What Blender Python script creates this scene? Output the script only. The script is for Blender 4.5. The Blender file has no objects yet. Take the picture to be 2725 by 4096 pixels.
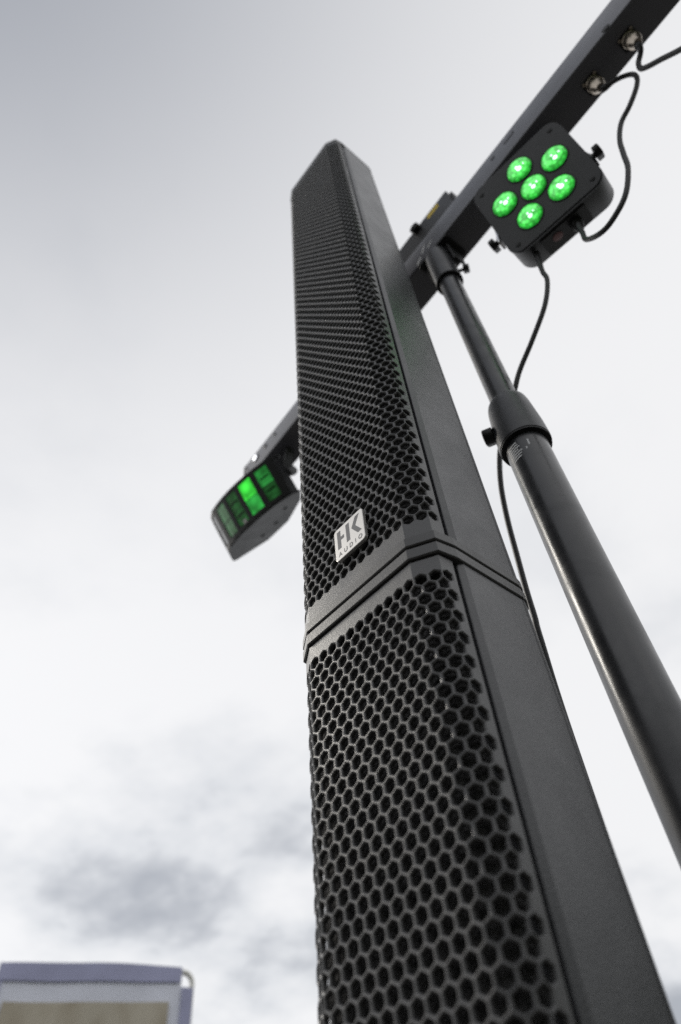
import bpy, bmesh, math, random
from mathutils import Vector, Matrix
random.seed(4)
S = 0.008                      # one grille pitch = 8 mm
Z0 = 1.40                      # height of the lower grille's first row above the ground
def W(x, y, z): return Vector((x * S, y * S, Z0 + z * S))
sc = bpy.context.scene

# ------------------------------------------------------------------ camera
cam = bpy.data.cameras.new('camera'); camo = bpy.data.objects.new('camera', cam)
sc.collection.objects.link(camo); sc.camera = camo
right = Vector((0.63573573, 0.76919177, -0.06468464)); down = Vector((-0.61264825, 0.45181964, -0.64847601))
fwd = Vector((-0.46957662, 0.45188831, 0.75848188))
m = Matrix((right, -down, -fwd)).transposed().to_4x4(); m.translation = W(20.5138, -26.2076, -31.0853)
camo.matrix_world = m
cam.sensor_fit = 'VERTICAL'; cam.sensor_height = 36; cam.sensor_width = 24; cam.lens = 2756.0 / 4096 * 36
cam.clip_start = 0.02; cam.clip_end = 3000
cam.dof.use_dof = True; cam.dof.focus_distance = 57 * S; cam.dof.aperture_fstop = 5.6; cam.dof.aperture_blades = 9

# ------------------------------------------------------------------ world: sky behind an uneven cloud deck
SUN_AZ, SUN_EL = math.radians(-109), math.radians(37)       # azimuth from +Y towards +X
wd = bpy.data.worlds.new('World'); sc.world = wd; wd.use_nodes = True
nt = wd.node_tree; nt.nodes.clear()
def N(t, **k):
    n = nt.nodes.new(t)
    for a, b in k.items(): setattr(n, a, b)
    return n
L = lambda a, b: nt.links.new(a, b)
sky = N('ShaderNodeTexSky', sky_type='NISHITA', sun_disc=False)
sky.sun_elevation = SUN_EL; sky.sun_rotation = SUN_AZ
bg_sky = N('ShaderNodeBackground'); bg_sky.inputs[1].default_value = 0.1; L(sky.outputs[0], bg_sky.inputs[0])
tc = N('ShaderNodeTexCoord')
sep = N('ShaderNodeSeparateXYZ'); L(tc.outputs['Generated'], sep.inputs[0])
def M(op, a, b=None, c=None, clamp=False):
    n = N('ShaderNodeMath', operation=op, use_clamp=clamp)
    for i, v in enumerate((a, b, c)):
        if v is None: continue
        if isinstance(v, (int, float)): n.inputs[i].default_value = v
        else: L(v, n.inputs[i])
    return n.outputs[0]
den = M('ADD', M('MAXIMUM', sep.outputs[2], 0.0), 0.22)
com = N('ShaderNodeCombineXYZ'); L(M('DIVIDE', sep.outputs[0], den), com.inputs[0]); L(M('DIVIDE', sep.outputs[1], den), com.inputs[1])
def noise(vec, scale, detail, rough, dist, off):
    mp = N('ShaderNodeMapping'); L(vec, mp.inputs[0]); mp.inputs['Location'].default_value = off
    n = N('ShaderNodeTexNoise'); L(mp.outputs[0], n.inputs['Vector'])
    n.inputs['Scale'].default_value = scale; n.inputs['Detail'].default_value = detail
    n.inputs['Roughness'].default_value = rough; n.inputs['Distortion'].default_value = dist
    return n.outputs[0]
CL1 = (-5.3, -5.5, 2.8); CL2 = (1.0, 2.0, -6.4)
big = noise(com.outputs[0], 0.55, 3, 0.5, 0.15, CL1)
fine = noise(com.outputs[0], 2.3, 7, 0.55, 0.12, CL2)
mix = M('ADD', M('MULTIPLY', big, 0.45), M('MULTIPLY', fine, 0.55))
# broken cloud low down, smoother stratus higher up
lit = N('ShaderNodeMapRange', interpolation_type='SMOOTHSTEP'); L(mix, lit.inputs[0])
lit.inputs['From Min'].default_value = 0.37; lit.inputs['From Max'].default_value = 0.56
amp = N('ShaderNodeMapRange', interpolation_type='SMOOTHSTEP'); L(sep.outputs[2], amp.inputs[0])
amp.inputs['From Min'].default_value = 0.35; amp.inputs['From Max'].default_value = 0.75
amp.inputs['To Min'].default_value = 1.0; amp.inputs['To Max'].default_value = 0.34
tone = M('SUBTRACT', 1.0, M('MULTIPLY', M('SUBTRACT', 1.0, lit.outputs[0]), amp.outputs[0]))
ramp = N('ShaderNodeValToRGB'); L(tone, ramp.inputs[0])
e = ramp.color_ramp.elements
e[0].position = 0.0; e[0].color = (0.42, 0.44, 0.48, 1)
e[1].position = 1.0; e[1].color = (0.875, 0.876, 0.884, 1)
k = e.new(0.5); k.color = (0.72, 0.735, 0.76, 1)
def towards(v, p):
    dn = N('ShaderNodeVectorMath', operation='DOT_PRODUCT'); L(tc.outputs['Generated'], dn.inputs[0]); dn.inputs[1].default_value = Vector(v).normalized()
    return M('POWER', M('MAXIMUM', dn.outputs['Value'], 0.0), p)
sd = Vector((math.sin(SUN_AZ) * math.cos(SUN_EL), math.cos(SUN_AZ) * math.cos(SUN_EL), math.sin(SUN_EL)))
# greyer cloud painted overhead behind the camera, partly imitating lens vignetting; the veiled sun brightens the deck around it
gain = M('ADD', M('MULTIPLY', towards(sd, 5.0), 0.08), 1.0)
vm = N('ShaderNodeVectorMath', operation='SCALE'); L(ramp.outputs[0], vm.inputs[0]); L(gain, vm.inputs['Scale'])
thick = N('ShaderNodeMix', data_type='RGBA'); L(M('MULTIPLY', towards((-0.12, -0.36, 0.92), 6.0), 0.90), thick.inputs['Factor'])
L(vm.outputs[0], thick.inputs['A']); thick.inputs['B'].default_value = (0.27, 0.29, 0.335, 1)
bg_cl = N('ShaderNodeBackground'); L(thick.outputs['Result'], bg_cl.inputs[0]); bg_cl.inputs[1].default_value = 0.80
mx = N('ShaderNodeMixShader'); mx.inputs[0].default_value = 0.96
L(bg_sky.outputs[0], mx.inputs[1]); L(bg_cl.outputs[0], mx.inputs[2])
out = N('ShaderNodeOutputWorld'); L(mx.outputs[0], out.inputs[0])

sun = bpy.data.lights.new('sun', 'SUN'); sun.energy = 1.5; sun.angle = math.radians(12); sun.color = (1, 0.95, 0.86)
suno = bpy.data.objects.new('sun', sun); sc.collection.objects.link(suno)
suno.rotation_euler = (-sd).to_track_quat('-Z', 'Y').to_euler(); suno.location = (-6, -2, 8)
sc.view_settings.view_transform = 'Standard'; sc.view_settings.look = 'None'
sc.view_settings.exposure = 0.4; sc.view_settings.gamma = 1; sc.view_settings.use_curve_mapping = False
try:
    sc.cycles.use_denoising = False; sc.cycles.max_bounces = 8; sc.cycles.sample_clamp_indirect = 2.0; sc.cycles.sample_clamp_direct = 2.0
except Exception: pass

# ------------------------------------------------------------------ materials
def srgb(r, g, b):
    f = lambda c: (c / 255 / 12.92) if c <= 10 else ((c / 255 + 0.055) / 1.055) ** 2.4
    return (f(r), f(g), f(b), 1)
def mat(name, col, rough=0.5, metal=0.0, spec=0.5, bump=None, var=None, rvar=0.0, emit=None, coat=0.0, smudge=0.0):
    """col: base colour; bump=(scale, strength, distance); var=(scale, amount) fine colour mottling"""
    mt = bpy.data.materials.new(name); mt.use_nodes = True
    t = mt.node_tree; b = t.nodes['Principled BSDF']
    b.inputs['Base Color'].default_value = (*col[:3], 1); b.inputs['Roughness'].default_value = rough
    b.inputs['Metallic'].default_value = metal; b.inputs['Specular IOR Level'].default_value = spec
    if coat: b.inputs['Coat Weight'].default_value = coat
    geo = t.nodes.new('ShaderNodeTexCoord')
    if bump:
        n = t.nodes.new('ShaderNodeTexNoise'); n.inputs['Scale'].default_value = bump[0]; n.inputs['Detail'].default_value = 3
        t.links.new(geo.outputs['Object'], n.inputs['Vector'])
        bp = t.nodes.new('ShaderNodeBump'); bp.inputs['Strength'].default_value = bump[1]; bp.inputs['Distance'].default_value = bump[2]
        t.links.new(n.outputs[0], bp.inputs['Height']); t.links.new(bp.outputs[0], b.inputs['Normal'])
    if var or rvar:
        n = t.nodes.new('ShaderNodeTexNoise'); n.inputs['Scale'].default_value = var[0] if var else 30; n.inputs['Detail'].default_value = 5
        n.inputs['Roughness'].default_value = 0.65
        t.links.new(geo.outputs['Object'], n.inputs['Vector'])
        if var:
            r = t.nodes.new('ShaderNodeValToRGB')
            a = var[1]; r.color_ramp.elements[0].position = 0.3; r.color_ramp.elements[1].position = 0.7
            r.color_ramp.elements[0].color = (*[c * (1 - a) for c in col[:3]], 1); r.color_ramp.elements[1].color = (*[c * (1 + a) for c in col[:3]], 1)
            t.links.new(n.outputs[0], r.inputs[0]); t.links.new(r.outputs[0], b.inputs['Base Color'])
        if rvar:
            mr = t.nodes.new('ShaderNodeMapRange'); mr.inputs['From Min'].default_value = 0.3; mr.inputs['From Max'].default_value = 0.7
            mr.inputs['To Min'].default_value = rough - rvar; mr.inputs['To Max'].default_value = rough + rvar
            t.links.new(n.outputs[0], mr.inputs[0]); t.links.new(mr.outputs[0], b.inputs['Roughness'])
    if smudge:                                  # handling marks: broad patches of duller and glossier surface
        n2 = t.nodes.new('ShaderNodeTexNoise'); n2.inputs['Scale'].default_value = 22; n2.inputs['Detail'].default_value = 6; n2.inputs['Roughness'].default_value = 0.7; n2.inputs['Distortion'].default_value = 0.8
        t.links.new(geo.outputs['Object'], n2.inputs['Vector'])
        m2 = t.nodes.new('ShaderNodeMapRange'); m2.inputs['From Min'].default_value = 0.35; m2.inputs['From Max'].default_value = 0.68
        m2.inputs['To Min'].default_value = -smudge; m2.inputs['To Max'].default_value = smudge; t.links.new(n2.outputs[0], m2.inputs[0])
        ad = t.nodes.new('ShaderNodeMath'); ad.operation = 'ADD'; ad.inputs[1].default_value = rough
        if b.inputs['Roughness'].is_linked: t.links.new(b.inputs['Roughness'].links[0].from_socket, ad.inputs[1])
        t.links.new(m2.outputs[0], ad.inputs[0]); t.links.new(ad.outputs[0], b.inputs['Roughness'])
    if emit:
        b.inputs['Emission Color'].default_value = (*emit[:3], 1); b.inputs['Emission Strength'].default_value = emit[3]
    return mt
MT = dict(
    housing=mat('charcoal_textured_plastic', (0.034, 0.035, 0.040), 0.38, spec=0.95, bump=(1000, 0.35, 0.0005), var=(700, 0.12), rvar=0.04, smudge=0.045),
    grille=mat('charcoal_powder_coat', (0.072, 0.071, 0.072), 0.37, spec=0.8, bump=(1800, 0.25, 0.0004), rvar=0.05, smudge=0.05),
    trim=mat('charcoal_smooth_plastic', (0.060, 0.059, 0.059), 0.40, spec=0.7, bump=(1300, 0.25, 0.0004), smudge=0.06),
    foam=mat('black_acoustic_foam', (0.055, 0.054, 0.054), 0.95, spec=0.2, bump=(420, 1.0, 0.004), var=(480, 0.95)),
    badge=mat('brushed_silver_badge', (0.76, 0.74, 0.71), 0.40, metal=0.75, bump=(3000, 0.05, 0.0002)),
    badge_ink=mat('grey_badge_print', (0.15, 0.15, 0.16), 0.5),
    tube=mat('black_anodised_tube', (0.026, 0.027, 0.031), 0.32, spec=0.8, bump=(500, 0.05, 0.0003), rvar=0.05, smudge=0.10),
    collar=mat('black_moulded_plastic', (0.042, 0.043, 0.048), 0.40, spec=0.6, bump=(900, 0.2, 0.0004), smudge=0.05),
    bar=mat('black_painted_steel', (0.11, 0.112, 0.13), 0.34, spec=1.0, bump=(700, 0.08, 0.0003), rvar=0.06, smudge=0.05),
    black=mat('black_plastic', (0.010, 0.010, 0.011), 0.5, bump=(600, 0.1, 0.0004)),
    lampbody=mat('black_lamp_housing', (0.026, 0.027, 0.030), 0.42, spec=0.5, bump=(900, 0.15, 0.0004), smudge=0.05),
    rubber=mat('black_cable_rubber', (0.035, 0.035, 0.037), 0.5),
    chrome=mat('worn_nickel', (0.42, 0.37, 0.31), 0.32, metal=1.0, var=(300, 0.4), rvar=0.1),
    bright=mat('polished_steel', (0.8, 0.8, 0.8), 0.15, metal=1.0),
    white=mat('white_print', (0.75, 0.76, 0.78), 0.5),
    yellow=mat('yellow_label', (0.85, 0.62, 0.05), 0.5, var=(350, 0.35)),
    redlabel=mat('dull_red_label', (0.22, 0.11, 0.11), 0.5),
    ground=mat('grey_paving', (0.055, 0.053, 0.050), 0.85, var=(1.5, 0.3), bump=(30, 0.3, 0.01)),
    glass=mat('dark_lamp_window', (0.008, 0.014, 0.010), 0.12, coat=0.5),
    hem=mat('blue_hem_fabric', (0.46, 0.47, 0.66), 0.85, bump=(250, 0.3, 0.002), var=(6, 0.10)),
    cloth=mat('pale_blue_banner_fabric', (0.86, 0.88, 0.98), 0.85, bump=(250, 0.3, 0.002), var=(5, 0.07)),
    alu=mat('aluminium_tube', (0.62, 0.61, 0.56), 0.4, metal=0.6),
)
def print_mat():
    mt = mat('brown_banner_print', (0.33, 0.29, 0.21), 0.85, bump=(250, 0.3, 0.002))
    t = mt.node_tree; b = t.nodes['Principled BSDF']
    tcn = t.nodes.new('ShaderNodeTexCoord'); mp = t.nodes.new('ShaderNodeMapping'); mp.inputs['Scale'].default_value = (1, 1, 0.45)
    t.links.new(tcn.outputs['Object'], mp.inputs[0])
    n = t.nodes.new('ShaderNodeTexNoise'); n.inputs['Scale'].default_value = 9; n.inputs['Detail'].default_value = 3; t.links.new(mp.outputs[0], n.inputs[0])
    r = t.nodes.new('ShaderNodeValToRGB'); t.links.new(n.outputs[0], r.inputs[0])
    e = r.color_ramp.elements; e[0].position = 0.30; e[0].color = (0.45, 0.395, 0.30, 1); e[1].position = 0.55; e[1].color = (0.57, 0.52, 0.42, 1)
    t.links.new(r.outputs[0], b.inputs['Base Color'])
    return mt
MT['print'] = print_mat()
def green_mat(name, col, strength, scale=220):
    """lit lens: emission with the uneven facets of a moulded optic"""
    mt = mat(name, (0.03, 0.10, 0.03), 0.15, coat=0.6)
    t = mt.node_tree; b = t.nodes['Principled BSDF']
    tcn = t.nodes.new('ShaderNodeTexCoord'); v = t.nodes.new('ShaderNodeTexVoronoi'); v.inputs['Scale'].default_value = scale
    t.links.new(tcn.outputs['Object'], v.inputs['Vector'])
    mr = t.nodes.new('ShaderNodeMapRange'); mr.inputs['From Min'].default_value = 0; mr.inputs['From Max'].default_value = 0.8
    mr.inputs['To Min'].default_value = strength * 1.35; mr.inputs['To Max'].default_value = strength * 0.4
    t.links.new(v.outputs['Distance'], mr.inputs[0])
    b.inputs['Emission Color'].default_value = (*col, 1); t.links.new(mr.outputs[0], b.inputs['Emission Strength'])
    return mt
MT['led'] = green_mat('green_led_lens', (0.12, 0.88, 0.15), 1.05)
MT['led_mid'] = green_mat('green_led_lens_middle', (0.05, 0.66, 0.07), 0.95)
MT['led_edge'] = green_mat('green_led_lens_edge', (0.02, 0.40, 0.035), 0.8)
MT['chip'] = mat('white_hot_led', (0.5, 0.9, 0.6), 0.3, emit=(0.6, 1.0, 0.72, 2.0))
MT['win_bright'] = green_mat('bright_green_window', (0.06, 0.92, 0.07), 0.85, 60)
MT['win_mid'] = green_mat('mid_green_window', (0.03, 0.40, 0.06), 0.9, 60)
MT['win_low'] = green_mat('dim_green_window', (0.018, 0.20, 0.035), 0.85, 90)
MT['win_low2'] = green_mat('faint_green_window', (0.012, 0.085, 0.02), 0.6, 90)
MT['win_dark'] = green_mat('dark_green_window', (0.012, 0.08, 0.02), 0.8, 90)
MT['indicator'] = mat('white_indicator', (0.9, 0.9, 0.95), 0.3, emit=(0.95, 0.97, 1.0, 1.6))

# ------------------------------------------------------------------ mesh helpers (all coordinates in grille pitches unless said)
col = sc.collection
def root(name, base, label, cat, group=None, kind=None):
    o = bpy.data.objects.new(name, None); col.objects.link(o); o.location = base
    o.empty_display_size = 0.05
    if label: o['label'] = label; o['category'] = cat
    if group: o['group'] = group
    if kind: o['kind'] = kind
    return o
def base_of(par):
    v = Vector((0, 0, 0))
    while par is not None:
        v += par.location; par = par.parent
    return v
def link(name, me, mt, par, label=None, smooth=False, weld=False):
    me.materials.append(MT[mt] if isinstance(mt, str) else mt)
    o = bpy.data.objects.new(name, me); col.objects.link(o)
    if par is not None: o.parent = par
    if smooth:
        for p in me.polygons: p.use_smooth = True
        try: me.set_sharp_from_angle(angle=math.radians(38))
        except Exception: pass
    if label: o['label'] = label
    return o
def part(name, verts, faces, mt, par, units='p', smooth=False, label=None, merge=True):
    b = base_of(par)
    vs = [(W(*v) if units == 'p' else Vector(v)) - b for v in verts]
    me = bpy.data.meshes.new(name); me.from_pydata([tuple(v) for v in vs], [], faces)
    bm = bmesh.new(); bm.from_mesh(me)
    if merge:
        bmesh.ops.remove_doubles(bm, verts=bm.verts, dist=1e-6); bmesh.ops.dissolve_degenerate(bm, edges=bm.edges, dist=1e-6)
    bmesh.ops.recalc_face_normals(bm, faces=bm.faces); bm.to_mesh(me); bm.free(); me.update()
    return link(name, me, mt, par, label, smooth)
class MB:
    def __init__(s): s.v = []; s.f = []
    def add(s, vs, fs):
        o = len(s.v); s.v += [tuple(v) for v in vs]; s.f += [[i + o for i in f] for f in fs]; return s
    def build(s, name, mt, par, **k): return part(name, s.v, s.f, mt, par, **k)
    def prism(s, poly, fr, d0, d1, bev=0.0):
        """poly: 2-D outline in the frame's (a, b); extruded along its c axis from d0 to d1; bev: bevel at the d1 end"""
        n = len(poly); cx = sum(p[0] for p in poly) / n; cy = sum(p[1] for p in poly) / n
        rings = [(poly, d0)]
        if bev:
            def ins(k):
                r = []
                for (x, y) in poly:
                    l = math.hypot(x - cx, y - cy) or 1; r.append((x - (x - cx) / l * k, y - (y - cy) / l * k))
                return r
            sg = 1 if d1 > d0 else -1
            rings += [(poly, d1 - sg * bev), (ins(bev * 0.3), d1 - sg * bev * 0.3), (ins(bev), d1)]
        else: rings.append((poly, d1))
        vs = [fr(x, y, d) for pl, d in rings for (x, y) in pl]; fs = []
        for r in range(len(rings) - 1):
            for i in range(n):
                j = (i + 1) % n; fs.append([r * n + i, r * n + j, (r + 1) * n + j, (r + 1) * n + i])
        fs.append(list(range(n))[::-1]); fs.append([(len(rings) - 1) * n + i for i in range(n)])
        return s.add(vs, fs)
    def lathe(s, prof, fr, seg=28, cap=True):
        """prof: (radius, height) along the frame's c axis"""
        vs = [fr(r * math.cos(2 * math.pi * i / seg), r * math.sin(2 * math.pi * i / seg), h) for r, h in prof for i in range(seg)]
        fs = []
        for k in range(len(prof) - 1):
            for i in range(seg):
                j = (i + 1) % seg; fs.append([k * seg + i, k * seg + j, (k + 1) * seg + j, (k + 1) * seg + i])
        if cap: fs.append(list(range(seg))[::-1]); fs.append([(len(prof) - 1) * seg + i for i in range(seg)])
        return s.add(vs, fs)
    def tube(s, pts, r, seg=12):
        pts = [Vector(p) for p in pts]; n = len(pts); vs = []; fs = []
        t0 = (pts[1] - pts[0]).normalized(); nrm = t0.orthogonal().normalized()
        for i, p in enumerate(pts):
            t = (pts[min(i + 1, n - 1)] - pts[max(i - 1, 0)]).normalized()
            nrm = (nrm - t * nrm.dot(t)).normalized(); bn = t.cross(nrm)
            rr = r(i / (n - 1)) if callable(r) else r
            for k in range(seg):
                a = 2 * math.pi * k / seg; vs.append(p + (nrm * math.cos(a) + bn * math.sin(a)) * rr)
        for i in range(n - 1):
            for k in range(seg):
                j = (k + 1) % seg; fs.append([i * seg + k, i * seg + j, (i + 1) * seg + j, (i + 1) * seg + k])
        fs.append(list(range(seg))[::-1]); fs.append([(n - 1) * seg + k for k in range(seg)])
        return s.add(vs, fs)
def frame(o, a, b, c):
    o, a, b, c = Vector(o), Vector(a), Vector(b), Vector(c)
    return lambda x, y, z: o + a * x + b * y + c * z
AX = frame((0, 0, 0), (1, 0, 0), (0, 1, 0), (0, 0, 1))
def rrect(x0, x1, y0, y1, r, seg=6):
    p = []
    for cx, cy, a0 in ((x1 - r, y1 - r, 0), (x0 + r, y1 - r, 90), (x0 + r, y0 + r, 180), (x1 - r, y0 + r, 270)):
        for i in range(seg + 1):
            a = math.radians(a0 + 90 * i / seg); p.append((cx + r * math.cos(a), cy + r * math.sin(a)))
    return p
def spline(pts, n=12):
    P = [Vector(p) for p in pts]; P = [P[0] * 2 - P[1]] + P + [P[-1] * 2 - P[-2]]; o = []
    for i in range(1, len(P) - 2):
        for k in range(n):
            t = k / n
            o.append(0.5 * ((2 * P[i]) + (P[i + 1] - P[i - 1]) * t + (2 * P[i - 1] - 5 * P[i] + 4 * P[i + 1] - P[i + 2]) * t * t + (3 * P[i] - P[i - 1] - 3 * P[i + 1] + P[i + 2]) * t ** 3))
    o.append(P[-2]); return o

# ------------------------------------------------------------------ ground
gm = MB(); gm.add([(-400, -400, 0), (400, -400, 0), (400, 400, 0), (-400, 400, 0)], [[0, 1, 2, 3]])
g = gm.build('ground', 'ground', None, units='m'); g['kind'] = 'structure'

MT['blocker'] = mat('dark_blocker', (0.035, 0.045, 0.022), 0.95, spec=0.2, bump=(14, 0.8, 0.05), var=(4, 0.4))  # unseen dark mound added behind and right of the camera to darken low reflections
mb = MB(); na, nr = 90, 14; vs = []
for i in range(na + 1):
    az = math.radians(2 + 208 * i / na); ends = min(1.0, min(i, na - i) / 14)
    for j in range(nr + 1):
        f = j / nr; r = 5.2 + 7.0 * f
        hgt = (4.3 + 0.45 * math.sin(9 * az) + 0.3 * math.sin(23 * az + 1)) * (1 - (1 - f) ** 2.2) * ends
        hgt += 0.10 * math.sin(3.1 * r + 17 * az) * f * ends
        vs.append((0.16 + r * math.sin(az), -0.2 + r * math.cos(az), hgt - 0.02))
fs = [[i * (nr + 1) + j, (i + 1) * (nr + 1) + j, (i + 1) * (nr + 1) + j + 1, i * (nr + 1) + j + 1] for i in range(na) for j in range(nr)]
blocker = mb.add(vs, fs).build('reflection_blocker', 'blocker', None, units='m', smooth=True); blocker['kind'] = 'structure'

# ------------------------------------------------------------------ column loudspeaker
XC = -6.0
C30, S30 = math.cos(math.radians(30)), math.sin(math.radians(30))
def section(s, dep=0.0):
    """unrolled distance s along the grille -> plan point; dep = depth behind the face"""
    h = s - XC; sg = 1 if h >= 0 else -1; h = abs(h)
    if h <= 5.5: x, y, nx, ny = h, 0.0, 0.0, 1.0
    elif h <= 7.5:
        k = h - 5.5; x, y, nx, ny = 5.5 + k * C30, k * S30, -S30, C30
    else:
        k = h - 7.5; x, y, nx, ny = 5.5 + 2 * C30 + k * 0.10, 1.0 + k * 0.995, -0.995, 0.10
    # mitred inward offset at the two bends
    if abs(h - 5.5) < 1e-4: nx, ny = -math.tan(math.radians(15)), 1.0
    if abs(h - 7.5) < 1e-4:
        a = math.radians(57); nx, ny = -math.sin(a) / math.cos(math.radians(27)), math.cos(a) / math.cos(math.radians(27))
    return XC + sg * (x + nx * dep), y + ny * dep
R3 = math.sqrt(3) / 2
def grille(par, zfirst, rows, dirn, zmin, zmax):
    """perforated sheet: pointed-top hexagonal holes, odd rows shifted by half a pitch"""
    mb = MB(); RC = 1 / math.sqrt(3); HS = 0.785; T = 0.34; BV = 0.08
    smax = XC + 7.5 + 1.20; smin = XC - 7.5 - 1.20
    cl = lambda v, a, b: max(a, min(b, v))
    for r in range(-4, rows + 4):
        zc = zfirst + dirn * r * R3; odd = r % 2
        if zc < zmin - 1 or zc > zmax + 1: continue
        for k in range(-10, 12):
            scn = XC + k + (0.5 if odd else 0)
            if scn < smin - 1 or scn > smax + 1: continue
            hole = 0 <= r < rows and abs(scn - XC) < (7.9 if odd else 8.1)
            ring = []
            for i in range(12):
                a = math.radians(90 + 30 * i)
                rad = RC if i % 2 == 0 else RC * R3
                ring.append((rad * math.cos(a), rad * math.sin(a)))
            def put(pts, dep):
                o = []
                for (x, z) in pts:
                    s_ = cl(round(scn + x, 4), smin, smax); px, py = section(s_, dep); o.append((px, py, cl(zc + z, zmin, zmax)))
                return o
            if hole:
                def inner(sc_):
                    q = []
                    for i in range(12):
                        a = math.radians(90 + 30 * i)
                        rad = (RC * 0.975 if i % 2 == 0 else RC * R3) * sc_      # corners slightly rounded
                        q.append((rad * math.cos(a), rad * math.sin(a)))
                    return q
                A = put(ring, 0); B = put(inner(HS + 2 * BV), 0.0); C = put(inner(HS), BV); D = put(inner(HS), T); E_ = put(ring, T)
                vs = A + B + C + D + E_; fs = []
                for lv in range(4):
                    for i in range(12):
                        j = (i + 1) % 12; fs.append([lv * 12 + i, lv * 12 + j, lv * 12 + 12 + j, lv * 12 + 12 + i])
                mb.add(vs, fs)
            else:
                A = put(ring, 0)
                if max(p[2] for p in A) - min(p[2] for p in A) < 1e-5: continue
                cpt = put([(0, 0)], 0)
                mb.add(A + cpt, [[i, (i + 1) % 12, 12] for i in range(12)])
    b = base_of(par)
    me = bpy.data.meshes.new('grille'); me.from_pydata([tuple(W(*v) - b) for v in mb.v], [], mb.f)
    bm = bmesh.new(); bm.from_mesh(me); bmesh.ops.remove_doubles(bm, verts=bm.verts, dist=2e-5)
    bmesh.ops.dissolve_degenerate(bm, edges=bm.edges, dist=1e-5)
    bmesh.ops.recalc_face_normals(bm, faces=bm.faces); bm.to_mesh(me); bm.free()
    return link('grille', me, 'grille', par)
def mirror(pts): return pts + [(2 * XC - x, y) for x, y in reversed(pts)]
def housing_outline(inset=0.0):
    r = [(0.45, 2.10), (0.45, 2.70), (1.26, 2.72), (1.32, 2.76), (1.55, 3.20), (1.55, 9.30)]
    for i in range(5):                                     # fine upright ribs on the rear corner
        y = 9.30 + i * 0.135; x = 1.55 - 0.012 * i * i
        r += [(x - 0.07, y + 0.012), (x - 0.07, y + 0.045), (x, y + 0.06), (x, y + 0.13)]
    r += [(1.30, 10.15), (0.9, 10.7), (0.2, 11.3), (-0.8, 11.7)]
    return mirror([(x - inset, y) for x, y in r])
def foam_outline():
    ss = [XC, XC + 5.5, XC + 7.5, XC + 8.75]
    r = []
    for s_ in ss[1:]:
        x, y = section(s_, 0.62); r.append((x, y))
    r[-1] = (0.44, 2.08)
    return mirror(r)
def ring_outline(o):
    """outline of the moulded trim rings, o pitches proud of the grille"""
    r = [section(XC + 5.5, -o), section(XC + 7.5, -o), (1.50 + o, 2.5), (1.50 + o, 9.3), (1.36 + o, 9.95), (0.9 + o, 10.7), (0.2, 11.4), (-0.8, 11.8)]
    return mirror(r)
def extrude(par, name, out, z0, z1, mt, bev=0.0, smooth=False):
    mb = MB(); n = len(out); cx = sum(p[0] for p in out) / n; cy = 5.5
    rings = [(out, z0)] + ([] if not bev else [])
    def ins(k):
        return [(x + (-k if x > cx else k) * (1 if abs(x - cx) > 6.9 else 0.0), y + (k if y < cy else -k) * (1 if (y < 1.5 or y > 9.9) else 0.0)) for x, y in out]
    rings = [(ins(bev), z0), (out, z0 + bev), (out, z1 - bev), (ins(bev), z1)] if bev else [(out, z0), (out, z1)]
    vs = [(x, y, z) for pl, z in rings for (x, y) in pl]; fs = []
    for r in range(len(rings) - 1):
        for i in range(n):
            j = (i + 1) % n; fs.append([r * n + i, r * n + j, (r + 1) * n + j, (r + 1) * n + i])
    fs.append(list(range(n))); fs.append([(len(rings) - 1) * n + i for i in range(n)])
    return mb.add(vs, fs).build(name, mt, par, smooth=smooth)

ZT = 118.4; ZB = -112.2
# upper element
up = root('column_speaker', W(XC, 6, 3.0), 'upper charcoal column loudspeaker with silver badge on its perforated grille', 'loudspeaker', 'stacked column loudspeaker elements')
extrude(up, 'housing', housing_outline(), 4.12, ZT - 0.55, 'housing')
extrude(up, 'foam_lining', foam_outline(), 4.2, ZT - 0.7, 'foam')
grille(up, 5.96, 128, 1, 4.1, ZT - 0.5)
extrude(up, 'bottom_trim', ring_outline(0.20), 3.07, 4.0, 'trim', bev=0.09)
extrude(up, 'shadow_gap', ring_outline(-0.25), 3.9, 4.2, 'black')
extrude(up, 'top_cap', ring_outline(0.10), ZT - 0.62, ZT, 'trim', bev=0.10)
# badge with its lettering
bd = MB(); BF = frame((0, -0.08, 0), (1, 0, 0), (0, 0, 1), (0, -1, 0))
bd.prism(rrect(-7.36, -3.88, 7.08, 10.58, 0.30), BF, 0, 0.30, bev=0.05)
badge = bd.build('badge', 'badge', up, label='silver badge lettered HK AUDIO')
TI = 0.304
def letter(name, polys):
    mb = MB()
    for q in polys: mb.prism(q, BF, TI - 0.02, TI + 0.006)
    mb.build(name, 'badge_ink', badge)
letter('letter', [[(-7.0, 10.2), (-6.6, 10.2), (-6.6, 9.44), (-6.2, 9.44), (-6.2, 9.09), (-6.6, 9.09), (-6.6, 8.23), (-7.0, 8.23)]])
letter('letter', [[(-5.93, 10.22), (-5.53, 10.22), (-5.53, 8.24), (-5.93, 8.24)]])
letter('letter', [[(-4.29, 10.23), (-4.76, 10.23), (-5.28, 9.26), (-4.63, 8.25), (-4.17, 8.25), (-4.82, 9.26)]])
def stroke(pts, w=0.07, closed=False):
    """2-D polyline -> quads"""
    o = []
    n = len(pts)
    for i in range(n if closed else n - 1):
        (x0, y0), (x1, y1) = pts[i], pts[(i + 1) % n]; l = math.hypot(x1 - x0, y1 - y0) or 1
        ux, uy = (x1 - x0) / l * w * 0.5, (y1 - y0) / l * w * 0.5
        o.append([(x0 - uy - ux, y0 + ux - uy), (x1 - uy + ux, y1 + ux + uy), (x1 + uy + ux, y1 - ux + uy), (x0 + uy - ux, y0 - ux - uy)])
    return o
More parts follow.
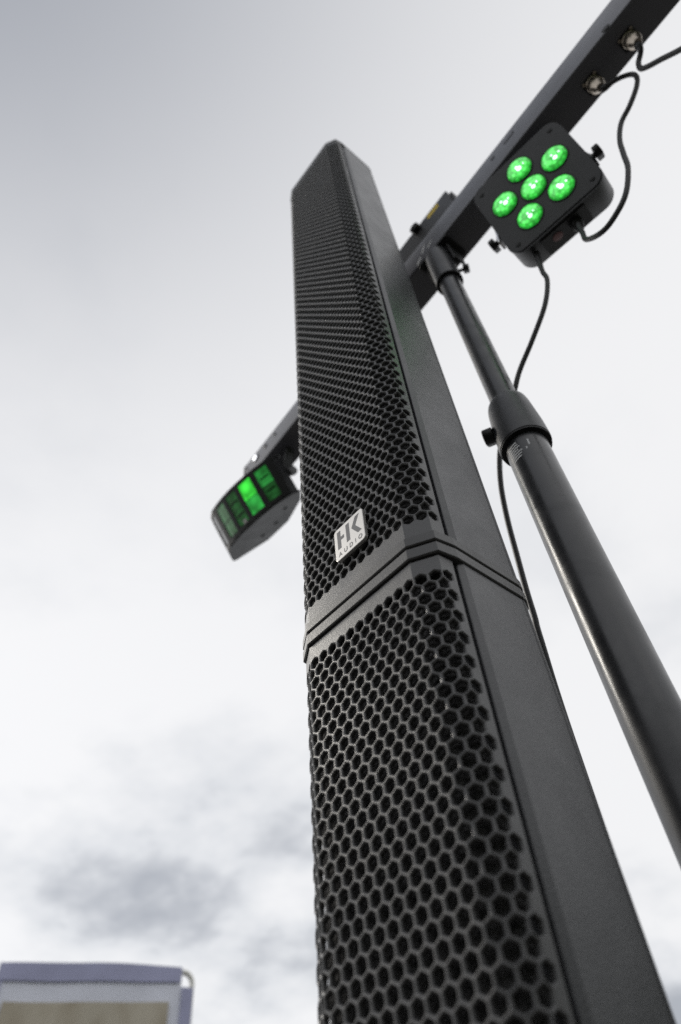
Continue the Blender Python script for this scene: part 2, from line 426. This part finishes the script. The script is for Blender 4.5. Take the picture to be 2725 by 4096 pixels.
def arc(cx, cy, rx, ry, a0, a1, n=14): return [(cx + rx * math.cos(math.radians(a0 + (a1 - a0) * i / n)), cy + ry * math.sin(math.radians(a0 + (a1 - a0) * i / n))) for i in range(n + 1)]
def flat_letter(strokes):
    mb = MB(); j = 0
    for st in strokes:
        for q in st:
            mb.prism(q, BF, TI - 0.02, TI + 0.004 + 0.0004 * j); j += 1
    mb.build('letter', 'badge_ink', badge)
h0, h1 = 7.43, 7.82
flat_letter([stroke([(-6.95, h0), (-6.79, h1), (-6.63, h0)]), stroke([(-6.89, 7.54), (-6.69, 7.54)])])
flat_letter([stroke([(-6.29, h1), (-6.29, 7.56)] + arc(-6.14, 7.57, 0.15, 0.14, 180, 360) + [(-5.99, h1)])])
flat_letter([stroke([(-5.63, h0), (-5.63, h1)]), stroke([(-5.63, h1), (-5.52, h1)] + arc(-5.52, 7.625, 0.18, 0.195, 90, -90) + [(-5.63, h0)])])
flat_letter([stroke([(-4.96, h0), (-4.96, h1)])])
flat_letter([stroke(arc(-4.41, 7.625, 0.18, 0.20, 0, 360, 20))])

# lower element
lo = root('column_speaker', W(XC, 6, ZB), 'lower charcoal column loudspeaker below the trim joint, running out of the picture', 'loudspeaker', 'stacked column loudspeaker elements')
extrude(lo, 'housing', housing_outline(), ZB, 2.30, 'housing')
extrude(lo, 'foam_lining', foam_outline(), ZB + 1, 1.48, 'foam')
grille(lo, 0.0, 126, -1, ZB + 0.8, 1.66)
extrude(lo, 'top_trim', ring_outline(0.20), 1.86, 2.87, 'trim', bev=0.09)
extrude(lo, 'joint_gasket', ring_outline(-0.12), 2.80, 3.14, 'black')
extrude(lo, 'shadow_gap', ring_outline(-0.35), 1.50, 1.95, 'black')

# subwoofer that carries the column (below the picture)
sb = root('subwoofer', Vector((XC * S, 0.14, 0)), 'charcoal subwoofer cabinet standing on the paving under the column', 'subwoofer')
zs = Z0 + ZB * S
mb = MB(); FR = frame((XC * S, 0.14, 0), (1, 0, 0), (0, 1, 0), (0, 0, 1))
mb.prism(rrect(-0.2, 0.2, -0.24, 0.24, 0.02), FR, 0.02, zs - 0.001, bev=0.006); mb.build('cabinet', 'housing', sb, units='m')
mb = MB(); mb.prism(rrect(-0.18, 0.18, 0.05, zs - 0.04, 0.015), frame((XC * S, -0.1, 0), (1, 0, 0), (0, 0, 1), (0, -1, 0)), 0, 0.008, bev=0.003); mb.build('front_grille', 'grille', sb, units='m')
for sx in (-1, 1):
    for sy in (-1, 1):
        mb = MB(); mb.lathe([(0.02, 0), (0.02, 0.021)], frame((XC * S + sx * 0.16, 0.14 + sy * 0.2, 0), (1, 0, 0), (0, 1, 0), (0, 0, 1)), 16); mb.build('foot', 'rubber', sb, units='m')

# ------------------------------------------------------------------ light stand
PX, PY = 3.3, 17.95
PF = frame((PX, PY, 0), (1, 0, 0), (0, 1, 0), (0, 0, 1))
ZG = -Z0 / S
st = root('light_stand', W(PX, PY, ZG), 'black telescopic light stand pole behind the column loudspeaker', 'light stand')
mb = MB(); mb.lathe([(2.19, ZG + 30), (2.19, 32.0)], PF, 48); tube1 = mb.build('lower_tube', 'tube', st, smooth=True)
mb = MB(); mb.lathe([(1.58, 30.0), (1.58, 78.0)], PF, 40); mb.build('upper_tube', 'tube', st, smooth=True)
mb = MB(); mb.lathe([(2.25, 26.3), (2.62, 26.3), (2.72, 26.4), (2.74, 26.8), (2.68, 29.0), (2.52, 31.3), (2.38, 33.2), (2.25, 34.0), (2.0, 34.5), (1.66, 34.9), (1.60, 34.9)], PF, 48)
clr = mb.build('collar', 'collar', st, smooth=True)
mb = MB(); mb.lathe([(2.20, 26.15), (2.66, 26.15), (2.66, 26.32), (2.20, 26.32)], PF, 48, cap=False); mb.build('collar_lip', 'black', st, smooth=True)
def knob(par, o, d, r=0.9, ln=1.6, name='clamp_knob', mt='black', wings=True, stem=1.0):
    d = Vector(d).normalized(); a = d.orthogonal().normalized(); b = d.cross(a)
    fr = frame(o, a, b, d); mb = MB()
    mb.lathe([(r * 0.35, 0), (r * 0.35, stem)], fr, 12)
    pr = []
    for i in range(24):
        an = 2 * math.pi * i / 24; rr = r * (1 + (0.28 if wings else 0.08) * math.cos(an * (2 if wings else 6))); pr.append((rr * math.cos(an), rr * math.sin(an)))
    mb.prism(pr, fr, stem - 0.05, stem + ln * 0.6, bev=0.15 * r)
    return mb.build(name, mt, par, smooth=True)
knob(st, (PX - 2.1, PY - 1.0, 30.2), (-0.92, -0.38, 0.06), 1.25, 1.7, stem=0.3)
mb = MB(); mb.lathe([(1.62, 69.3), (1.98, 69.3), (2.02, 69.5), (2.02, 79.6), (1.7, 79.7)], PF, 40); mb.build('top_sleeve', 'collar', st, smooth=True)
mb = MB(); mb.lathe([(1.60, 69.15), (2.05, 69.15), (2.05, 69.45), (1.60, 69.45)], PF, 40, cap=False); mb.build('sleeve_lip', 'black', st, smooth=True)
knob(st, (PX + 1.5, PY + 1.0, 72.5), (0.85, 0.5, -0.15), 0.75, 1.4, stem=1.0)
# printed load marks on the tube: small curved patches a hair proud of it
def tube_patch(r, a0, a1, z0, z1, slant=0.0, n=5):
    mb = MB(); vs = []
    for i in range(n + 1):
        a = math.radians(a0 + (a1 - a0) * i / n)
        for z in (z0 + slant * i / n, z1 + slant * i / n): vs.append((PX + r * math.sin(a), PY - r * math.cos(a), z))
    mb.add(vs, [[2 * i, 2 * i + 1, 2 * i + 3, 2 * i + 2] for i in range(n)])
    mb.build('printed_mark', 'white', st)
tube_patch(2.196, 30, 34, 24.0, 24.9)
random.seed(9)
for i in range(7):
    z = 25.2 - i * 0.36; tube_patch(2.196, -34 + i * 1.5, 6 + i * 1.0 - random.random() * 10, z - 0.10, z + 0.10, slant=0.0, n=8)
tube_patch(2.196, 20, 24, 23.5, 23.8)
# tripod foot of the stand (below the picture)
FRW = frame((PX * S, PY * S, 0), (1, 0, 0), (0, 1, 0), (0, 0, 1))
for i in range(3):
    a = math.radians(35 + 120 * i); c = Vector((PX * S, PY * S, 0)); dv = Vector((math.cos(a), math.sin(a), 0))
    mb = MB(); mb.tube([c + Vector((0, 0, 0.62)) + dv * 0.03, c + dv * 0.52 + Vector((0, 0, 0.02))], 0.012, 12); mb.build('leg', 'tube', st, units='m', smooth=True)
    mb = MB(); mb.tube([c + Vector((0, 0, 0.26)) + dv * 0.02, c + dv * 0.29 + Vector((0, 0, 0.30))], 0.007, 8); mb.build('brace', 'tube', st, units='m', smooth=True)
mb = MB(); mb.lathe([(0.026, 0.22), (0.03, 0.24), (0.03, 0.30), (0.026, 0.32)], FRW, 24); mb.build('leg_collar', 'collar', st, units='m', smooth=True)
mb = MB(); mb.lathe([(0.026, 0.56), (0.032, 0.58), (0.032, 0.66), (0.026, 0.68)], FRW, 24); mb.build('leg_collar', 'collar', st, units='m', smooth=True)

# ------------------------------------------------------------------ crossbar
BA = Vector((1, -0.0545, 0)).normalized(); BB = Vector((0.0545, 1, 0)).normalized(); BU = Vector((0, 0, 1))
BO = Vector((-1.32, 16.62, 80.2))                     # lower front edge
bar = root('light_bar', W(*(BO + BA * 5 + BB * 2.8)), 'black square steel crossbar carrying the stage lights on the pole', 'light bar')
BFm = frame(BO, BA, BB, BU)
def barfr(c_o, flip=False): return frame(BO + c_o, BB, BU, BA)
mb = MB(); mb.prism(rrect(0, 5.6, 0, 6.3, 0.28, 4), barfr(Vector((0, 0, 0))), -53.0, 58.0); mb.build('beam', 'bar', bar, smooth=True)
mb = MB(); mb.prism(rrect(-0.05, 5.65, -0.05, 6.35, 0.3, 4), barfr(Vector((0, 0, 0))), -53.5, -52.9, bev=0.1); mb.build('end_cap', 'black', bar)
mb = MB(); mb.prism(rrect(-0.05, 5.65, -0.05, 6.35, 0.3, 4), barfr(Vector((0, 0, 0))), 57.9, 58.5, bev=0.1); mb.build('end_cap', 'black', bar)
def on_front(t, z): return frame(BO + BA * t + BU * z, BA, BU, -BB)
def on_under(t, d): return frame(BO + BA * t + BB * d, BA, BB, -BU)
mb = MB(); mb.prism(rrect(-1.1, 1.1, -0.55, 0.55, 0.5), on_front(23.8, 4.2), -0.02, 0.03); slot = mb.build('slot', 'black', bar)
mb = MB(); mb.prism(rrect(-1.0, 0.9, -0.15, 0.45, 0.28), on_front(23.7, 4.25), 0.025, 0.05); mb.build('slot_cover', 'bar', slot)
for t, z, r, mt in ((20.3, 4.3, 0.42, 'bar'), (41.2, 4.9 - 4.2, 0.6, 'black'), (-45.2, 4.0, 0.55, 'black'), (-41.7, 4.0, 0.4, 'black'), (-52.0, 4.0, 0.25, 'black')):
    mb = MB(); mb.lathe([(r, -0.02), (r, 0.10), (r * 0.7, 0.16)], on_front(t, z), 20); mb.build('screw', mt, bar, smooth=True)
mb = MB(); mb.lathe([(0.95, -0.02), (0.95, 0.18), (0.7, 0.25)], on_front(-48.8, 4.0), 24); ring = mb.build('indicator_ring', 'bar', bar, smooth=True)
mb = MB(); mb.lathe([(0.62, 0.2), (0.62, 0.34), (0.4, 0.42)], on_front(-48.8, 4.0), 24); mb.build('indicator_lamp', 'indicator', ring, smooth=True)
# white printed emblem on the front face
def swoosh(pts, w): return [[(x0, y0 - w0), (x1, y1 - w1), (x1, y1 + w1), (x0, y0 + w0)] for (x0, y0, w0), (x1, y1, w1) in zip(pts, pts[1:])]
mb = MB()
for q in swoosh([(1.5, 0.5, 0.35), (2.0, 1.1, 0.30), (2.6, 1.6, 0.20)], 0): mb.prism(q, on_front(0, 0), 0, 0.02)
for q in swoosh([(3.0, 2.2, 0.3), (3.6, 3.3, 0.35), (4.1, 3.9, 0.2)], 0): mb.prism(q, on_front(0, 0), 0, 0.02)
for q in swoosh([(4.3, 1.9, 0.2), (5.1, 2.4, 0.25), (5.6, 2.9, 0.15)], 0): mb.prism(q, on_front(0, 0), 0, 0.02)
mb.build('printed_emblem', 'white', bar)
# two cable sockets below the beam
for t in (42.2, 35.8):
    mb = MB(); mb.prism(rrect(-1.25, 1.25, -1.15, 1.15, 0.25), on_under(t, 3.3), -0.02, 0.18, bev=0.05); sk = mb.build('socket', 'black', bar)
    mb = MB(); mb.lathe([(1.1, 0.1), (1.12, 0.6), (1.0, 0.75), (1.0, 1.2), (1.08, 1.3), (1.08, 2.0), (0.9, 2.2), (0.75, 2.9), (0.55, 3.3), (0.3, 3.3)], on_under(t, 3.3), 24); mb.build('plug_shell', 'chrome', sk, smooth=True)
    for q in (-1, 1):
        mb = MB(); mb.lathe([(0.24, 0.1), (0.24, 0.3), (0.15, 0.36)], on_under(t + q * 0.95, 3.3 + (-0.9 if q < 0 else -0.9)), 12); mb.build('screw', 'chrome', sk, smooth=True)
# clamp bracket round the sleeve
mb = MB(); mb.prism(rrect(-3.2, 3.4, -2.3, 2.6, 0.4), on_under(4.62, 2.3), -0.02, 0.5, bev=0.1); mb.build('mounting_plate', 'black', bar)
for q in (-1, 1):
    mb = MB(); mb.prism([(-1.7, 0), (1.7, 0), (1.1, 6.0), (-1.1, 6.0)], frame(BO + BA * (4.62 + q * 2.5) + BB * 2.6, BB, -BU, BA), -0.15, 0.15); mb.build('gusset', 'black', bar)

# ------------------------------------------------------------------ laser unit on top of the bar
LZ = root('laser_unit', W(-1, 20, 86.5), 'small black box with yellow warning strip on top of the crossbar', 'stage light')
LO = BO + BB * 0.75 + BU * 6.32
LF = frame(LO, BA, BU, BB)
mb = MB(); mb.prism(rrect(-13.0, 11.4, 0.1, 8.4, 0.35), LF, 0, 6.5); mb.build('case', 'lampbody', LZ, smooth=True)
mb = MB(); mb.prism(rrect(6.3, 9.0, 6.3, 7.9, 0.1), LF, 0.0, -0.03); mb.build('warning_label', 'yellow', LZ)
mb = MB(); mb.lathe([(0.8, 0), (0.95, 0.1), (0.95, 1.0), (0.7, 1.1), (0.65, 0.8), (0.1, 0.7)], frame(LO + BA * 3.6 + BU * 7.3, BA, BU, -BB), 24); ap = mb.build('aperture', 'black', LZ, smooth=True)
mb = MB(); mb.lathe([(0.6, 0.82), (0.4, 0.95), (0.1, 1.0)], frame(LO + BA * 3.6 + BU * 7.3, BA, BU, -BB), 20); mb.build('lens', 'glass', ap, smooth=True)
mb = MB(); mb.prism(rrect(-12.6, 10.9, 0.2, 1.6, 0.1), LF, 0.0, -0.25, bev=0.06); mb.build('foot_rail', 'black', LZ)
mb = MB(); mb.prism(rrect(11.2, 12.0, 3.0, 7.6, 0.2), LF, 0.6, 5.5); mb.build('side_plate', 'black', LZ)

# ------------------------------------------------------------------ par light
e1 = Vector((0.995, 0.09, -0.02)).normalized(); nb = Vector((-0.07, 0.92, 0.39)); nb = (nb - e1 * nb.dot(e1)).normalized(); e2 = nb.cross(e1).normalized()
if e2.z > 0: e2 = -e2
PC = Vector((20.25, 17.0, 68.35)); ps = 14.5
pl = root('par_light', W(*(PC + nb * 2.5 + e2 * 7)), 'square black spotlight with six glowing green lenses under the crossbar', 'stage light')
PFm = frame(PC, e1, e2, nb)
hw = ps / 2
mb = MB(); mb.prism(rrect(-hw + 0.1, hw + 0.15, -hw + 0.2, hw + 0.35, 2.2, 8), PFm, 0.15, 4.8, bev=0.4); mb.build('housing', 'lampbody', pl, smooth=True)
fp = [(x, y) for x, y in rrect(-hw, hw, -hw, hw, 1.8, 8)]
mb = MB(); mb.prism(fp, PFm, 0.3, 0.0, bev=0.06); face = mb.build('face_plate', 'lampbody', pl)
for sx in (-1, 1):
    for sy in (-1, 1):
        mb = MB(); mb.lathe([(0.38, 0.05), (0.38, -0.08), (0.2, -0.12)], frame(PC + e1 * sx * (hw - 1.35) + e2 * sy * (hw - 1.35), e1, e2, nb), 14); mb.build('screw', 'black', face, smooth=True)
LEDR = 1.82
spots = [(0, 0)] + [(4.35 * math.sin(math.radians(72 * i)), -4.35 * math.cos(math.radians(72 * i))) for i in range(5)]
random.seed(3)
for (x, y) in spots:
    o = PC + e1 * x + e2 * y
    mb = MB(); mb.lathe([(LEDR + 0.22, 0.0), (LEDR + 0.20, -0.10), (LEDR, -0.06)], frame(o, e1, e2, nb), 32, cap=False); mb.build('lens_rim', 'black', face, smooth=True)
    def dome(name, angs, mt, par):
        q = MB(); q.lathe([(LEDR * math.cos(math.radians(a)), -0.02 - 0.75 * math.sin(math.radians(a))) for a in angs], frame(o, e1, e2, nb), 32, cap=False); return q.build(name, mt, par, smooth=True)
    ln = dome('lens', (0, 8, 16, 24), 'led_edge', pl)
    dome('lens_middle', (24, 33, 42), 'led_mid', ln)
    q = MB(); q.lathe([(LEDR * math.cos(math.radians(a)), -0.02 - 0.75 * math.sin(math.radians(a))) for a in (42, 52, 62, 74, 84)], frame(o, e1, e2, nb), 32); q.build('lens_core', 'led', ln, smooth=True)
    ch = MB()
    for (dx, dy, r_) in [(0.10 + random.uniform(-.12, .12), 0.50 + random.uniform(-.12, .12), random.uniform(0.26, 0.38)), (-0.15 + random.uniform(-.15, .15), -0.10 + random.uniform(-.15, .15), random.uniform(0.14, 0.28)), (0.85 + random.uniform(-.15, .1), 0.2, random.uniform(0.10, 0.16))]:
        rr = math.hypot(dx, dy) / LEDR; zz = -0.02 - 0.75 * math.sqrt(max(0, 1 - rr * rr))
        c = o + e1 * dx + e2 * dy + nb * (zz + 0.02)
        ch.lathe([(r_, 0), (r_ * 0.8, -0.05), (r_ * 0.35, -0.08)], frame(c, e1, e2, nb), 14)
    ch.build('led_chip', 'chip', ln, smooth=True)
# bottom fittings: cable gland, label, rear box
mb = MB(); mb.prism(rrect(-3.6, 3.4, 0, 3.6, 0.3), frame(PC + e2 * (hw + 0.25) + nb * 0.6, e1, nb, e2), 0, 0.3, bev=0.08); bt = mb.build('connector_panel', 'black', pl)
mb = MB(); mb.lathe([(0.75, 0.2), (0.75, 0.42), (0.6, 0.45)], frame(PC + e2 * (hw + 0.2) + nb * 2.0 - e1 * 1.4, e1, nb, e2), 20); mb.build('label', 'redlabel', bt, smooth=True)
mb = MB(); mb.lathe([(0.9, 0.2), (0.9, 0.9), (0.55, 1.8), (0.4, 1.9)], frame(PC + e2 * (hw + 0.2) + nb * 2.2 + e1 * 1.3, e1, nb, e2), 20); mb.build('cable_gland', 'black', bt, smooth=True)
# yoke and its two knobs
for sx in (-1, 1):
    ox = PC + e1 * sx * (hw + 0.35)
    tgt = BO + BA * ((PC - BO).dot(BA) + sx * (hw - 1.2)) + BB * 2.8
    b_ = ox + nb * 2.2 + e2 * 1.5
    mb = MB()
    ln_ = (tgt - b_); dir_ = ln_.normalized(); wv = dir_.cross(e1).normalized()
    mb.prism(rrect(-0.9, 0.9, -1.2, ln_.length, 0.5), frame(b_, wv, dir_, e1), -0.12, 0.12); mb.build('yoke_arm', 'bright' if sx < 0 else 'lampbody', pl)
    knob(pl, tuple(ox + nb * 2.2 + e2 * 1.2), tuple(e1 * sx), 1.2, 1.3, stem=0.7)
    mb = MB(); mb.lathe([(0.7, 0), (0.7, 0.25), (0.4, 0.35)], frame(ox + nb * 2.2 + e2 * 1.2, e2, nb, e1 * sx), 18); mb.build('washer', 'bright', pl, smooth=True)
lp = bpy.data.lights.new('par_beam', 'SPOT'); lp.color = (0.08, 1.0, 0.12); lp.energy = 0.10; lp.spot_size = math.radians(130); lp.spot_blend = 1.0; lp.shadow_soft_size = 0.03
lpo = bpy.data.objects.new('par_beam', lp); col.objects.link(lpo); lpo.parent = pl
lpo.location = W(*(PC - nb * 1.1)) - pl.location; lpo.rotation_euler = (-nb).to_track_quat('-Z', 'Y').to_euler()

# ------------------------------------------------------------------ derby effect light at the left end
yaw, tilt = math.radians(4), math.radians(37)
d1 = Vector((math.cos(yaw), math.sin(yaw), 0)); hz = Vector((-math.sin(yaw), math.cos(yaw), 0))
d2 = -math.cos(tilt) * Vector((0, 0, 1)) + math.sin(tilt) * hz; d3 = math.cos(tilt) * hz + math.sin(tilt) * Vector((0, 0, 1))
DO = Vector((-53.5, 17.0, 75.7)); DH = 8.7
db = root('derby_light', W(*(DO + d2 * DH)), 'grey effect light with curved window of green panels at the bar end', 'stage light')
DF = frame(DO, d1, d3, d2)                       # a: along the window, b: back, c: down
def bez(t):                                        # front outline of the window, right to left
    pts = [(10.6, 0.3), (8.6, -0.5), (6.4, -1.05), (4.1, -1.4), (1.8, -1.55), (-0.5, -1.5), (-2.8, -1.25), (-5.1, -0.8), (-7.4, -0.1), (-9.3, 1.3), (-11.0, 3.4), (-12.8, 5.7)]
    x = t * (len(pts) - 1); i = min(int(x), len(pts) - 2); f = x - i
    return (pts[i][0] * (1 - f) + pts[i + 1][0] * f, pts[i][1] * (1 - f) + pts[i + 1][1] * f)
front = [bez(i / 22) for i in range(23)]
backp = [(-12.2, 6.2), (-5.0, 9.0), (1.5, 8.4), (8.6, 4.6), (11.2, 1.9)]
mb = MB(); mb.prism([(x, y + 0.25) for x, y in front] + backp, DF, 0.25, DH - 0.25); mb.build('body', 'lampbody', db)
for c0, c1 in ((-0.1, 0.3), (DH - 0.3, DH + 0.1)):
    mb = MB(); mb.prism(front + [(-12.5, 6.3), (-5.1, 9.4), (1.7, 8.8), (8.9, 4.9), (11.6, 1.9)], DF, c0, c1, bev=0.08); mb.build('cover_plate', 'lampbody', db)
def strip(name, t0, t1, c0, c1, out, mt, par, thick=0.15):
    n = 6; vs = []
    for i in range(n + 1):
        x, y = bez(t0 + (t1 - t0) * i / n); x2, y2 = bez(min(1, t0 + (t1 - t0) * i / n + 0.01)); x1, y1 = bez(max(0, t0 + (t1 - t0) * i / n - 0.01))
        l = math.hypot(x2 - x1, y2 - y1); nx, ny = -(y2 - y1) / l, (x2 - x1) / l
        if ny > 0 and nx * 1 > -0.9 and y2 - y1 == 0: nx, ny = -nx, -ny
        if ny > 0: nx, ny = -nx, -ny
        for q in (out, out - thick):
            for c in (c0, c1): vs.append(DF(x + nx * q, y + ny * q, c))
    fs = []
    for i in range(n):
        a = i * 4; b = a + 4
        fs += [[a, a + 1, b + 1, b], [a + 2, b + 2, b + 3, a + 3], [a, b, b + 2, a + 2], [a + 1, a + 3, b + 3, b + 1]]
    fs += [[0, 2, 3, 1], [n * 4, n * 4 + 1, n * 4 + 3, n * 4 + 2]]
    mb = MB(); mb.add(vs, fs); return mb.build(name, mt, par, smooth=True)
# window panes between black dividers
wins = [(0.07, 0.185, 'win_low'), (0.235, 0.36, None), (0.405, 0.515, 'win_low2'), (0.56, 0.665, 'win_dark'), (0.71, 0.81, 'glass'), (0.855, 0.96, 'glass')]
cells = {'win_low': ('win_low', 'win_low2'), 'win_low2': ('win_low2', 'win_low2'), 'win_dark': ('win_dark', 'win_dark'), 'glass': ('glass', 'glass'), None: ('win_bright', 'win_mid')}
for t0, t1, mt in wins:
    strip('window_pane', t0, t1, 0.8, DH * 0.50, -0.02, cells[mt][0], db); strip('window_pane', t0, t1, DH * 0.50 + 0.10, DH - 1.1, -0.05, cells[mt][1], db)
    strip('window_crossbar', t0, t1, DH * 0.50, DH * 0.50 + 0.10, 0.0, 'lampbody', db)
edges = [0.0] + [v for w in wins for v in w[:2]] + [1.0]
for i in range(0, len(edges), 2): strip('window_divider', edges[i], edges[i + 1], 0.25, DH - 0.25, 0.12, 'black', db, thick=0.3)
for t0, t1, _ in wins:
    strip('window_rail', t0, t1, 0.25, 0.8, 0.12, 'black', db, thick=0.3); strip('window_rail', t0, t1, DH - 1.1, DH - 0.25, 0.12, 'black', db, thick=0.3)
for t0, t1 in ((0.085, 0.17), (0.415, 0.505)):
    strip('pane_ridge', t0, t1, DH * 0.62, DH * 0.66, 0.03, 'glass', db); strip('pane_ridge', t0, t1, DH * 0.30, DH * 0.34, 0.03, 'glass', db)
strip('highlight_streak', 0.425, 0.46, DH - 1.75, DH - 0.9, 0.22, 'bright', db, thick=0.12)  # bright strip put in as a highlight streak on the pane
# yoke to the beam, knob, screws on the cover
for sx in (-1, 1):
    a_ = DF(sx * 10.0 - 0.6, 3.4, DH * 0.4); tg = BO + BA * ((DO - BO).dot(BA) + 6.5 + sx * 5.2) + BB * 2.8
    if sx < 0: a_ = DF(-1.5, 6.0, 0.2); tg = BO + BA * (-49.5) + BB * 2.8
    v = tg - a_; dv = v.normalized(); wv = dv.cross(d1).normalized(); cr = wv.cross(dv)
    mb = MB(); mb.prism(rrect(-1.0, 1.0, -1.2, v.length, 0.5), frame(a_, wv, dv, cr), -0.12, 0.12); mb.build('yoke_arm', 'lampbody', db)
knob(db, tuple(DF(10.0, 3.4, DH * 0.4)), tuple(d1), 1.3, 1.6, stem=0.7)
mb = MB(); mb.lathe([(0.9, 0), (0.9, 0.3), (0.5, 0.4)], frame(DF(9.8, 3.4, DH * 0.4), d2, d3, d1), 18); mb.build('washer', 'bright', db, smooth=True)
for x, y in ((-3.5, 6.0), (1.0, 5.6), (6.0, 3.2)):
    mb = MB(); mb.lathe([(0.45, 0), (0.45, 0.14), (0.2, 0.2)], frame(DF(x, y, DH + 0.06), d1, d3, d2), 14); mb.build('screw', 'black', db, smooth=True)

# ------------------------------------------------------------------ cables
def cable(label, pts, r, n=10):
    P = spline(pts, n)
    o = root('cable', W(*P[-1]), label, 'cable', 'cables of the stage lights')
    mb = MB(); mb.tube(P, lambda t: r * (1.45 if t < 0.035 else 1.0 + 0.45 * max(0.0, 1 - (t - 0.035) / 0.05)), 10); mb.build('cord', 'rubber', o, smooth=True); return o
cable('black cable looping from the bar socket down to the green spotlight',
      [(34.45, 18.2, 76.6), (35.4, 18.5, 76.65), (36.4, 18.8, 76.7), (37.5, 19.3, 76.5), (38.25, 19.8, 75.8), (38.05, 20, 74.3), (36.9, 20, 72.3), (34.85, 20, 70.1), (32.8, 20, 68.4), (31.1, 20, 65.2), (30.0, 20, 61.4), (29.0, 20, 57.8), (26.7, 20, 53.6), (23.9, 20, 51.5), (22.0, 20.2, 51.6), (20.5, 20.9, 54.2), (20.7, 21.4, 57.2), (21.0, 21.6, 60.0)], 0.34)
cable('short black cable bending away from the topmost bar socket to the right',
      [(40.8, 17.9, 76.9), (40.7, 18.2, 76.2), (40.2, 18.7, 76.0), (39.4, 19, 75.3), (38.9, 19, 73.5), (39.4, 19, 72.2), (40.7, 19, 70.6), (42.4, 19, 68.3), (46.5, 19, 63.5), (52, 19, 62), (56, 18.5, 66), (56.3, 17.5, 80.2)], 0.36)
cable('thin black cable hanging from the green spotlight and passing behind the pole',
      [(14.9, 21.2, 62.0), (14.55, 21.2, 59.5), (14.2, 21, 56.5), (14.0, 21, 53.9), (12.1, 21, 49.9), (8.6, 21, 45.9), (5.5, 21, 42.8), (3.8, 21, 40.3), (1.6, 21.3, 37.3), (-0.6, 21.7, 35.2), (-1.9, 22, 33.0), (-2.95, 22, 29.0), (-3.65, 22, 24.0), (-4.1, 22, 18.5), (-4.43, 22, 14.2), (-4.6, 22, 10.8), (-4.8, 22, 8.2), (-5.4, 22.3, -4), (-6, 23, -40), (-5, 26, -120), (-4, 30, -168), (0, 40, ZG + 0.5)], 0.32)

# ------------------------------------------------------------------ fabric banner in the background
CP = W(20.5138, -26.2076, 0); AZ = math.radians(-66.25)
vd = Vector((math.sin(AZ), math.cos(AZ), 0)); bo = Vector((CP.x, CP.y, 0)) + vd * 3.55
bx = Vector((vd.y, -vd.x, 0)); by = -vd
bn = root('banner', bo, 'pale blue fabric banner with brown print on a rounded tube frame', 'banner')
HW, HT = 0.402, 2.200
NF = frame(bo, bx, Vector((0, 0, 1)), by)
def wav(x, z): return 0.006 * math.sin(7 * x + 3 * z) + 0.004 * math.sin(17 * x - 11 * z)
def sheet(name, x0, x1, z0, z1, off, mt, par, nx=24, nz=40, top=None, thick=0.003, skip=None):
    vs = []; fs = []
    for k in (0, 1):
        for j in range(nz + 1):
            for i in range(nx + 1):
                x = x0 + (x1 - x0) * i / nx; z = z0 + (z1 - z0) * j / nz
                if top: z = z0 + (top(x) - z0) * j / nz
                vs.append(NF(x, z, off + wav(x, z) - k * thick))
    n1 = (nx + 1) * (nz + 1); ids = []
    for j in range(nz):
        for i in range(nx):
            xc = x0 + (x1 - x0) * (i + 0.5) / nx; zc = z0 + (z1 - z0) * (j + 0.5) / nz
            if skip and skip(xc, zc): continue
            a = j * (nx + 1) + i; b = a + nx + 1
            fs.append([a, a + 1, b + 1, b]); fs.append([n1 + a, n1 + b, n1 + b + 1, n1 + a + 1])
    mb = MB(); mb.add(vs, fs); return mb.build(name, mt, par, units='m', smooth=True)
tp = lambda x: HT + 0.008 - 0.05 * (x + 0.10) ** 2 - max(0, x - 0.2) * 0.02
notch = lambda x, z: x > HW - 0.052 and z > HT - 0.075
sheet('fabric', -HW, HW, 0.16, HT, 0, 'cloth', bn, nx=62, nz=60, top=tp, skip=notch)
sheet('hem', -HW - 0.001, HW - 0.055, HT - 0.058, HT + 0.001, 0.009, 'hem', bn, nx=24, nz=3, top=lambda x: tp(x) + 0.003)
sheet('hem', HW - 0.048, HW + 0.001, 0.158, HT - 0.078, 0.009, 'hem', bn, nx=4, nz=40)
sheet('hem', -HW - 0.001, -HW + 0.02, 0.158, HT - 0.06, 0.009, 'hem', bn, nx=3, nz=40)
sheet('print_panel', -HW + 0.045, HW - 0.098, 0.5, HT - 0.132, 0.010, 'print', bn, nx=20, nz=30)
rt = 0.011; cr = 0.045
pth = [NF(-HW + 0.03, HT - 0.02, -0.012), NF(0, HT - 0.012, -0.012), NF(HW - cr - 0.01, HT - 0.014, -0.012)]
for i in range(1, 9):
    a = math.radians(90 - 90 * i / 8); pth.append(NF(HW - cr - 0.004 + cr * math.cos(a) + 0.0, HT - cr - 0.014 + cr * math.sin(a), -0.012))
pth += [NF(HW - 0.004, 1.2, -0.012), NF(HW - 0.004, 0.03, -0.012)]
mb = MB(); mb.tube(pth, rt, 12); mb.build('frame_tube', 'alu', bn, units='m', smooth=True)
mb = MB(); mb.tube([NF(-HW + 0.01, HT - 0.03, -0.012), NF(-HW + 0.01, 0.03, -0.012)], rt, 12); mb.build('frame_tube', 'alu', bn, units='m', smooth=True)
for sx in (-1, 1):
    mb = MB(); mb.prism(rrect(-0.03, 0.03, -0.25, 0.25, 0.02), frame(NF(sx * (HW - 0.008), 0, -0.012), bx, by, (0, 0, 1)), 0, 0.032, bev=0.006); mb.build('foot', 'alu', bn, units='m')
bpy.context.view_layer.update()
